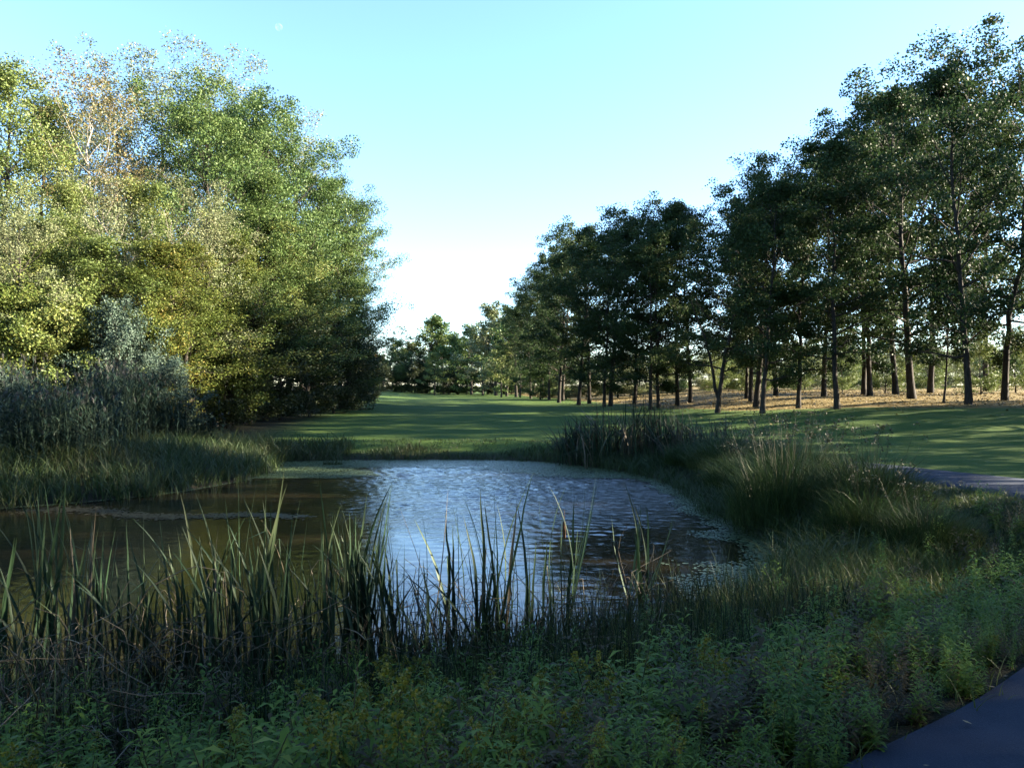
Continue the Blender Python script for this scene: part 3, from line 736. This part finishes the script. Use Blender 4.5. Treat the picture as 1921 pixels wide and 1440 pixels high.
# ------------------------------------------------------------------ cattails
CR = np.random.default_rng(909)
def cattail_leaf(seed, L_=1.5, w=.022, bend=.2, fold=None):
    rng = np.random.default_rng(seed)
    n = 12; t = np.linspace(0, 1, n)
    p = np.zeros((n, 3)); p[:, 2] = L_ * (t - .25 * bend * t ** 3); p[:, 0] = bend * L_ * t ** 2.2
    p[:, 1] = np.cumsum(rng.normal(0, .006, n))
    if fold:
        k = int(n * fold); d = p[k:] - p[k]
        a = rng.uniform(1.7, 2.5); ca, sa = math.cos(a), math.sin(a)
        q = d.copy(); q[:, 0] = d[:, 0] * ca + d[:, 2] * sa; q[:, 2] = -d[:, 0] * sa + d[:, 2] * ca
        p[k:] = p[k] + q
    ww = w * np.interp(t, [0, .15, .6, .85, 1], [.7, 1, .85, .5, .04])
    tw = np.linspace(0, rng.uniform(-1.2, 1.2), n) + rng.uniform(-.4, .4)
    s = np.stack([np.sin(tw), np.cos(tw), np.zeros(n)], 1)
    f = np.stack([np.cos(tw), -np.sin(tw), np.zeros(n)], 1)
    V = np.stack([p - s * ww[:, None] * .5, p + f * ww[:, None] * .16, p + s * ww[:, None] * .5], 1).reshape(-1, 3)
    i = np.arange(n - 1)[:, None] * 3 + np.arange(2)[None]; i = i.ravel()
    Fq = np.stack([i, i + 1, i + 4, i + 3], 1)
    return build('leaf', V, [Fq], np.full(len(Fq), rng.random()), (M['cattail'],), True)
CLEAF = [cattail_leaf(s, 1.5, CR.uniform(.028, .038), b) for s, b in enumerate([.01, .03, .06, .10, .16, .24, .36])]
CFOLD = [cattail_leaf(20 + s, 1.4, .02, .1, f) for s, f in enumerate([.5, .62, .72, .8])]
def spike(L_=1.3):
    A = Acc(); t = np.linspace(0, 1, 6)
    V, Fq = tube(np.c_[.02 * t, 0 * t, L_ * t], .006 * (1 - .5 * t), 6); A.add(V, Fq)
    return A.mesh('stem', (M['cattail'],), True)
STEM = spike()
A = Acc(); t = np.array([0, .02, .06, .5, .94, .98, 1]); V, Fq = tube(np.c_[0 * t, 0 * t, .17 * t], np.array([.004, .011, .0145, .0155, .0145, .011, .004]), 10); A.add(V, Fq)
V, Fq = tube(np.array([[0, 0, .17], [0, 0, .22], [0, 0, .28]]), np.array([.0035, .003, .001]), 5); A.add(V, Fq)
HEAD = A.mesh('seed_head', (M['seedhead'],), True)

def cattail(px, d, topy, n=7, lean=-.10, head=False, fold=1, label='', group=None, X=None, Hh=None, spread=.07, name='cattail', mat=None, wide=1):
    x = (px - 960) / F * d if X is None else X
    z = max(gz(x, d), ZW - .12) - .03
    H = (EYE + (725 - topy) / F * d - z) if Hh is None else Hh
    e = bpy.data.objects.new(name, None); COL.objects.link(e); e.location = (x, d, z); e.empty_display_size = .1
    for k in range(n):
        me = CLEAF[CR.integers(len(CLEAF))] if k >= fold else CFOLD[CR.integers(len(CFOLD))]
        s = H / 1.30 * (1.02 if k == n - 1 else CR.uniform(.68, 1.0))
        o = link('leaf', me, e, (CR.normal(0, spread), CR.normal(0, spread * .6), 0), (CR.normal(0, .05), lean + CR.normal(0, .06), (math.pi if CR.random() < .75 else 0) + CR.normal(0, .6)), (wide, wide, s))
        # lean towards the left of the pond: rotate about Y after the leaf's own turn
        if mat: override(o, M[mat])
    if head:
        hs = H / 1.5
        link('stem', STEM, e, (.03, -.02, 0), (0, -.02, 0), (1, 1, hs))
        link('seed_head', HEAD, e, (.03 + .0, -.02, 1.3 * hs * .995), (0, .0, 0))
    return tag(e, label, 'cattail', group)

NL = 'green cattail growing at the near shore, blades standing against the water'
NG = 'cattails along the near shore'
near = [(62, 7.4, 945, 6), (78, 7.6, 930, 6), (118, 7.5, 955, 7), (132, 7.2, 950, 6), (365, 7.3, 985, 5), (405, 7.2, 965, 6), (432, 7.4, 940, 7), (462, 7.3, 925, 8), (478, 7.1, 950, 7), (500, 7.2, 990, 6), (530, 7.0, 1010, 6), (560, 7.2, 1030, 6),
        (610, 7.3, 1005, 6), (628, 7.2, 985, 7), (650, 7.4, 925, 7), (664, 7.2, 940, 8), (682, 7.3, 965, 8), (700, 7.1, 1000, 7), (716, 7.2, 1010, 6), (738, 7.2, 1045, 6), (756, 7.0, 1050, 6),
        (806, 7.3, 960, 5), (828, 7.2, 975, 6), (842, 7.4, 960, 5), (884, 7.3, 960, 5), (902, 7.4, 912, 7), (915, 7.2, 930, 6), (955, 7.0, 1040, 5), (975, 7.2, 1050, 5), (1008, 7.4, 1010, 5),
        (20, 7.2, 1010, 6), (170, 7.1, 1030, 5), (215, 7.2, 1010, 4), (255, 7.1, 1040, 5), (300, 7.2, 1030, 5), (335, 7.1, 1040, 5), (590, 7.0, 1060, 6), (780, 7.0, 1080, 5), (865, 7.0, 1090, 5), (930, 7.0, 1100, 5)]
near += [(px + CR.normal(0, 16), d + CR.uniform(-.25, .3), ty + CR.uniform(10, 80), n_) for px, d, ty, n_ in near] + [(CR.uniform(0, 760), CR.uniform(6.7, 7.5), CR.uniform(1000, 1090), 6) for _ in range(14)]
for px, d, ty, n_ in near:
    d -= np.interp(px, [0, 500, 900, 1050], [.95, .85, .5, .2])
    dry = CR.random() < (.16 if px < 600 else .06)
    cattail(px + 14, d, ty, max(4, n_ - 1), lean=CR.normal(-.09, .08), fold=(3 if dry else int(CR.integers(0, 3))), spread=.09, mat='straw' if dry else None, label='dry straw coloured cattail with broken blades at the near shore' if dry else NL, group='dry cattails of the near shore' if dry else NG)
cattail(1052, 7.6, 975, 3, lean=-.04, head=True, fold=0, label='cattail carrying a single brown seed head over the water', spread=.04)
for px, d, ty in [(1035, 7.5, 915), (1012, 7.6, 940), (1160, 8.2, 935), (1178, 8.3, 960)]:
    cattail(px + 25, d, ty, 5, lean=-.33, fold=0, label='arching cattail bending far left over the open water', group='arching cattails', spread=.05)
# stand on the far right shore
FG = 'cattails of the far right stand'
for k_ in range(110):
    u = CR.random(); x = 1.7 + 4.2 * u + CR.normal(0, .2); y = 24.2 - 2.7 * u + CR.uniform(-.5, 1.6)
    if pond_sd(np.array([x]), np.array([y]))[0] < -.35: y += .9
    cattail(0, y, 0, 7, lean=CR.normal(0, .05), X=x, Hh=CR.uniform(1.1, 1.65) * (.6 + .5 * math.sin(math.pi * min(.95, u * .9 + .1))), fold=2, spread=.16, label='dusky cattail in the dense stand on the far right shore', group=FG, wide=1.5, mat=None if CR.random() < .45 else ('straw' if CR.random() < .25 else 'browngrass'))

# dead stalks and broken reeds at the near shore
def stalk(seed):
    rng = np.random.default_rng(seed); A = Acc()
    n = 9; t = np.linspace(0, 1, n); p = np.zeros((n, 3)); p[:, 2] = t; p[:, 0] = np.cumsum(rng.normal(0, .02, n)); p[:, 1] = np.cumsum(rng.normal(0, .02, n))
    k = rng.integers(4, 8); a = rng.uniform(.6, 2.3)
    d = p[k:] - p[k]; q = d.copy(); q[:, 0] = d[:, 0] * math.cos(a) + d[:, 2] * math.sin(a); q[:, 2] = d[:, 2] * math.cos(a) - d[:, 0] * math.sin(a)
    p[k:] = p[k] + q * rng.uniform(.8, 1.5)
    V, Fq = tube(p, .0055 * (1 - .55 * t), 5); A.add(V, Fq, np.full(len(Fq), rng.random()))
    for _ in range(3):
        b = p[rng.integers(3, n)]; dr = rng.uniform(0, 6.28); tt = np.linspace(0, 1, 4)
        lp = b + np.c_[np.cos(dr) * .16 * tt, np.sin(dr) * .16 * tt, .12 * tt - .3 * tt ** 2]
        V, Fq = tube(lp, .0035 * (1 - .8 * tt), 3); A.add(V, Fq, np.full(len(Fq), rng.random()))
    return A.mesh('dead_stalk', (M['straw'],), True)
STALK = [stalk(60 + s) for s in range(10)]
for k_ in range(270):
    px = CR.uniform(-10, 1230); d = CR.uniform(5.0, 6.9) + max(0, (px - 700) / 420)
    if k_ > 190: px = CR.uniform(-10, 480); d = CR.uniform(4.0, 6.4)
    x = (px - 960) / F * d; z = max(gz(x, d), ZW - .1) - .03
    o = link('dead_stalk', STALK[CR.integers(10)], None, (x, d, z), (CR.normal(0, .16), CR.normal(0, .2), CR.uniform(0, 6.28)), (1.1, 1.1, CR.uniform(.45, 1.15)))
    tag(o, 'dry bent reed stalk standing among the near cattails', 'reed', 'dry reed stalks at the near shore')
    if CR.random() < .45: override(o, M['browngrass'])
for k_, (px, ty, d, rx, ry, L_, lb) in enumerate([(200, 1200, 6.0, .1, .85, 1.0, 'long pale broken stalk slanting up to the right through the reeds'), (150, 1290, 5.3, 0, 1.95, .9, 'dry stalk fallen sloping down towards the goldenrod'), (60, 1330, 4.6, 0, -.35, .75, 'whitish dead stem among green weeds in the corner of the slope')]):
    x = (px - 960) / F * d; z = EYE + (725 - ty) / F * d
    z = max(z, gz(x, d) - .02)
    tag(link('fallen_stalk', STALK[k_], None, (x, d, z), (rx, ry, 0), (1.5, 1.5, L_)), lb, 'reed')

# ------------------------------------------------------------------ tall reeds on the left bank
def reed_proto(seed, nst=26):
    rng = np.random.default_rng(seed); S = Acc(); Lf = Acc(); P = Acc()
    for _ in range(nst):
        b = np.array([rng.normal(0, .38), rng.normal(0, .3), 0]); h = rng.uniform(1.7, 2.6); az = rng.uniform(0, 6.28); ln = rng.uniform(.02, .16)
        t = np.linspace(0, 1, 6); u = np.array([math.cos(az), math.sin(az), 0])
        p = b + u * (ln * h * t ** 2)[:, None]; p[:, 2] += h * t
        V, Fq = tube(p, .006 * (1 - .6 * t), 3); S.add(V, Fq, np.full(len(Fq), rng.random()))
        m_ = 9
        tt = rng.uniform(.25, .97, m_); B = np.stack([np.interp(tt, t, p[:, c]) for c in range(3)], 1)
        V, Fq = blades(B, rng.uniform(.16, .38, m_), rng.uniform(.022, .036, m_), rng.uniform(.7, 1.5, m_), rng.uniform(0, 6.28, m_), rng, .4); Lf.add(V, Fq, np.repeat(rng.random(m_), 3))
        if rng.random() < .3:
            B = p[-1] + rng.normal(0, .015, (12, 3)); B[:, 2] -= rng.uniform(0, .12, 12)
            V, Fq = blades(B, rng.uniform(.08, .2, 12), rng.uniform(.008, .016, 12), rng.uniform(.3, .9, 12), az + rng.normal(0, .6, 12), rng, .3); P.add(V, Fq, np.repeat(rng.random(12), 3))
    return S.mesh('stem', (M['reed'],)), Lf.mesh('foliage', (M['reed'],)), P.mesh('plume', (M['plume'],))
REED = [reed_proto(70 + s) for s in range(5)]
kk = 0
for _ in range(400):
    x = CR.uniform(-19.5, -8.2); y = CR.uniform(17.5, 27)
    sd = pond_sd(np.array([x]), np.array([y]))[0]
    px = 960 + x / y * F
    if sd < 2.3 or px < -60 or px > 400: continue
    if px > 330 and CR.random() < .5: continue
    kk += 1
    if kk > 85: break
    topy = np.interp(px, [-60, 0, 200, 300, 360, 400], [690, 695, 690, 715, 745, 775]) + CR.normal(0, 20) + max(0, (20.5 - y)) * 16
    z = gz(x, y)
    Hh = min(3.0, max(1.0, EYE + (725 - topy) / F * y - z))
    e = bpy.data.objects.new('reed_clump', None); COL.objects.link(e); e.location = (x, y, z - .03); e.rotation_euler = (0, 0, CR.uniform(0, 6.28)); s = Hh / 2.5
    e.scale = (1, 1, s)
    for nm, me in zip(('stem', 'foliage', 'plume'), REED[kk % 5]):
        o = link(nm, me, e); o['kind'] = 'stuff'
    tag(e, 'tall bluish reed clump with faded plumes on the shaded left bank', 'reed', 'tall reeds on the left bank')

# ------------------------------------------------------------------ goldenrod and weeds on the near slope
def weed_proto(seed, h, flower, nleaf=46, leaf_l=.085):
    rng = np.random.default_rng(seed); S = Acc(); Lf = Acc(); P = Acc()
    for q in range(rng.integers(2, 5)):
        b = np.array([rng.normal(0, .05), rng.normal(0, .05), -.04]); hh = h * rng.uniform(.7, 1.05); az = rng.uniform(0, 6.28); ln = rng.uniform(.03, .25)
        t = np.linspace(0, 1, 7); u = np.array([math.cos(az), math.sin(az), 0]); p = b + u * (ln * hh * t ** 2)[:, None]; p[:, 2] += hh * t
        V, Fq = tube(p, .0045 * (1 - .6 * t), 4); S.add(V, Fq, np.full(len(Fq), rng.random()))
        tt = np.linspace(.08, .98, nleaf); B = np.stack([np.interp(tt, t, p[:, c]) for c in range(3)], 1)
        an = np.arange(nleaf) * 2.4 + rng.normal(0, .3, nleaf); L_ = leaf_l * rng.uniform(.7, 1.25, nleaf) * (1.15 - .6 * tt)
        d = np.stack([np.cos(an), np.sin(an), rng.uniform(-.15, .75, nleaf)], 1); d = nrm(d); sd_ = nrm(np.cross(d, [0, 0, 1.0])); w = (L_ * .13)[:, None]; L_ = L_[:, None]
        mid = B + d * L_ * .5 + [0, 0, .006]; tip = B + d * L_ - np.array([0, 0, 1]) * L_ * .22
        V = np.stack([B, mid + sd_ * w, tip, mid - sd_ * w], 1).reshape(-1, 3); Lf.add(V, np.arange(nleaf * 4).reshape(-1, 4), rng.random(nleaf))
        if flower and (q == 0 or rng.random() < .6):
            for f_ in range(8):
                s0 = 1 - .22 * f_ / 8; st = np.array([np.interp(s0, t, p[:, c]) for c in range(3)]); a2 = rng.uniform(0, 6.28); l2 = .02 + .07 * f_ / 8
                v = np.linspace(0, 1, 16); br = st + np.c_[np.cos(a2) * l2 * v, np.sin(a2) * l2 * v, l2 * (.75 * v - .75 * v ** 2) + .02]
                V, Fq = leafs(br + rng.normal(0, .006, br.shape), .013, rng, W=.9); P.add(V, Fq, rng.random(len(Fq)))
    o = [('stem', S.mesh('stem', (M['weedstem'],))), ('foliage', Lf.mesh('foliage', (M['weed'],)))]
    if flower: o.append(('flower_plume', P.mesh('flower_plume', (M['flower'],))))
    return o
GOLD = [weed_proto(100 + s, .62, True, (46, 38, 52)[s % 3], (.085, .11, .07)[s % 3]) for s in range(6)]
WEED = [weed_proto(120 + s, .5 + .06 * (s % 3), False, (54, 40, 30, 46, 24)[s], (.07, .095, .13, .08, .16)[s]) for s in range(5)]
def weed(x, y, gold, scale, label, group):
    e = bpy.data.objects.new('goldenrod' if gold else 'leafy_weed', None); COL.objects.link(e); e.empty_display_size = .1
    e.location = (x, y, gz(x, y)); e.rotation_euler = (CR.normal(0, .06), CR.normal(0, .06), CR.uniform(0, 6.28)); e.scale = (scale * 1.05, scale * 1.05, scale)
    for nm, me in (GOLD if gold else WEED)[CR.integers(6 if gold else 5)]:
        o = link(nm, me, e); o['kind'] = 'stuff'
    tag(e, label, 'plant', group)
cnt = [0, 0]
for _ in range(9000):
    if sum(cnt) >= 400: break
    y = 2.75 + 4.6 * CR.random() ** 1.15; px = CR.uniform(-80, 2000); x = (px - 960) / F * y
    sd = pond_sd(np.array([x]), np.array([y]))[0]
    pdist = path_d(np.array([x]), np.array([y]))[0][0]
    if sd < .6 or pdist < 1.3 or (px < 430 and CR.random() < .5): continue
    gold = CR.random() < (.40 if px < 1350 else .22)
    if cnt[gold] >= 300: continue
    z = gz(x, y)
    capy = np.interp(px, [-80, 0, 250, 420, 600, 760, 900, 1100, 1300, 1500, 1700, 1921, 2000], [1330, 1330, 1350, 1310, 1260, 1225, 1255, 1225, 1170, 1140, 1120, 1100, 1090])
    hmax = EYE + (725 - capy) / F * y - z
    h = min(.95, max(.22, hmax * CR.uniform(.6, 1.08))) * min(1, .4 + .6 * (pdist - 1.2))
    if hmax < .15: continue
    cnt[gold] += 1
    weed(x, y, gold, h / .62, 'goldenrod with small yellow plume on the near slope' if gold else 'feathery green weed without bloom on the near slope', 'goldenrod on the near slope' if gold else 'green weeds on the near slope')

# the mass of small weeds below and behind them
def arrays(me):
    v = np.zeros(len(me.vertices) * 3, np.float32); me.vertices.foreach_get('co', v)
    f = np.zeros(len(me.loops), np.int32); me.loops.foreach_get('vertex_index', f)
    return v.reshape(-1, 3), f.reshape(-1, 4)
WA = [arrays(w_[1][1]) for w_ in WEED]
A = Acc(); AD = Acc()
UY = 2.8 + 8.5 * CR.random(3400) ** 1.3; UX = (CR.uniform(-60, 1990, 3400) - 960) / F * UY
USD = pond_sd(UX, UY); UPD = path_d(UX, UY)[0]; UZ = ground(UX, UY)
for x, y, z, sd, pdist in zip(UX, UY, UZ, USD, UPD):
    if sd < .35 or pdist < 1.1 or (y > 7.5 and CR.random() < .35): continue
    patch = math.sin(x * 2.3 + 1.1 * math.sin(y * 1.7)) * math.sin(y * 2.9 + x)
    if patch > .25 and CR.random() < .6: continue
    V, Fq = WA[CR.integers(5)]; sc_ = CR.uniform(.35, 1.0) * min(1, .5 + .6 * (pdist - 1.1)); a_ = CR.uniform(0, 6.28); ca, sa = math.cos(a_), math.sin(a_)
    Q = np.stack([V[:, 0] * ca - V[:, 1] * sa, V[:, 0] * sa + V[:, 1] * ca, V[:, 2]], 1) * sc_ * [1, 1, CR.uniform(.8, 1.15)] + [x, y, z]
    (AD if CR.random() < .22 + .2 * (patch < -.4) else A).add(Q, Fq, np.clip(CR.random() * .6 + CR.random(len(Fq)) * .4, 0, 1))
o = link('dry_undergrowth', AD.mesh('dry_undergrowth', (M['dryweed'],))); o['kind'] = 'stuff'; o['label'] = 'withered brown weeds between the green ones on the near slope'
o = link('weed_undergrowth', A.mesh('weed_undergrowth', (M['weed'],))); o['kind'] = 'stuff'; o['label'] = 'low leafy weeds covering the near slope'

# ------------------------------------------------------------------ bushes on the right bank and the bright corner bush
def bank_bush(seed, h, r):
    rng = np.random.default_rng(seed); Lf = Acc(); S = Acc()
    m_ = 2600
    az = rng.uniform(0, 6.28, m_); q = np.sqrt(rng.random(m_)); B = np.stack([np.cos(az) * q * r * .8, np.sin(az) * q * r * .8, np.full(m_, -.05)], 1)
    hh = h * rng.uniform(.6, 1.12, m_) * (1.05 - .62 * q ** 2)
    B[:, 2] += rng.uniform(0, .25, m_) * hh
    V, Fq = blades(B, hh, rng.uniform(.006, .013, m_), rng.uniform(.15, .75, m_), az + rng.normal(0, .9, m_), rng, .28); Lf.add(V, Fq, np.repeat(np.clip(rng.random(m_) * .7 + .3 * q, 0, 1), 3))
    for _ in range(26):
        a_ = rng.uniform(0, 6.28); l_ = rng.uniform(.1, .8) * r; t = np.linspace(0, 1, 6); p = np.c_[np.cos(a_) * l_ * (.4 + .6 * t), np.sin(a_) * l_ * (.4 + .6 * t), h * rng.uniform(.9, 1.35) * t]
        V, Fq = tube(p, .004 * (1 - .7 * t), 3); S.add(V, Fq, np.full(len(Fq), rng.random()))
        c_ = p[-1] + rng.normal(0, .035, (16, 3)); V, Fq = leafs(c_, rng.uniform(.03, .06, 16), rng, W=.4); S.add(V, Fq, rng.random(16))
    return [('stem', S.mesh('stem', (M['weedstem'],))), ('foliage', Lf.mesh('foliage', (M['bankleaf'],)))]
BB = [bank_bush(140 + s, 1.35, 1.2) for s in range(4)]
for k_, (x, y, s, sz) in enumerate([(4.9, 12.9, .95, 1.0), (6.0, 12.2, 1.0, .85), (5.6, 14.2, 1.1, 1.0), (6.2, 13.6, .9, .75), (5.4, 16.2, 1.0, .9), (6.1, 15.4, 1.0, .85), (5.6, 18.4, 1.1, .95), (6.4, 20.2, 1.1, .85), (5.3, 20.8, .9, .8),
                                    (5.5, 11.2, .75, .6), (6.3, 17.6, 1, .8), (5.9, 10.3, .7, .45)]):
    e = bpy.data.objects.new('grass_mound', None); COL.objects.link(e); e.location = (x, y, gz(x, y)); e.rotation_euler = (0, 0, CR.uniform(0, 6.28)); e.scale = (s, s, sz * (1 if y < 15 else .72)); e.location.x -= .35
    for nm, me in BB[k_ % 4]:
        o = link(nm, me, e); o['kind'] = 'stuff'
    tag(e, 'rounded mound of long drooping green grass on the right bank', 'grass', 'grass mounds on the right bank')
# small tuft of grass standing in the duckweed
B = np.c_[CR.uniform(-.3, .3, 160), CR.normal(0, .05, 160), np.zeros(160)]
V, Fq = blades(B, CR.uniform(.1, .24, 160), CR.uniform(.012, .02, 160), CR.uniform(.2, .9, 160), CR.uniform(0, 6.28, 160), CR, .2)
tag(link('grass_islet', build('grass_islet', V, [Fq], np.repeat(CR.random(160), 3), (M['bankgrass'],)), None, (-5.6, 24.0, ZW - .02)), 'small green grass tuft growing out of the duckweed by the far bank', 'grass')

# ------------------------------------------------------------------ daytime moon
m, nt, out = new_mat('moon'); N = nt.nodes.new; L = nt.links.new
tc = N('ShaderNodeTexCoord'); no = N('ShaderNodeTexNoise'); no.inputs['Scale'].default_value = .12; L(tc.outputs['Object'], no.inputs['Vector'])
rp = ramp(nt, [(.35, (.010, .010, .010)), (.6, (.028, .028, .027))]); L(no.outputs[0], rp.inputs[0])
df = N('ShaderNodeBsdfDiffuse'); L(rp.outputs[0], df.inputs[0]); tp = N('ShaderNodeBsdfTransparent'); ad = N('ShaderNodeAddShader')
L(df.outputs[0], ad.inputs[0]); L(tp.outputs[0], ad.inputs[1]); L(ad.outputs[0], out.inputs[0])
import bmesh
bm = bmesh.new(); bmesh.ops.create_uvsphere(bm, u_segments=32, v_segments=16, radius=14)
mm = bpy.data.meshes.new('moon'); bm.to_mesh(mm); bm.free(); mm.materials.append(m)
for pl in mm.polygons: pl.use_smooth = True
D = 3000
tag(link('moon', mm, None, ((522 - 960) / F * D, D, EYE + (725 - 50) / F * D)), 'faint pale half moon in the clear blue sky above the grove', 'moon')
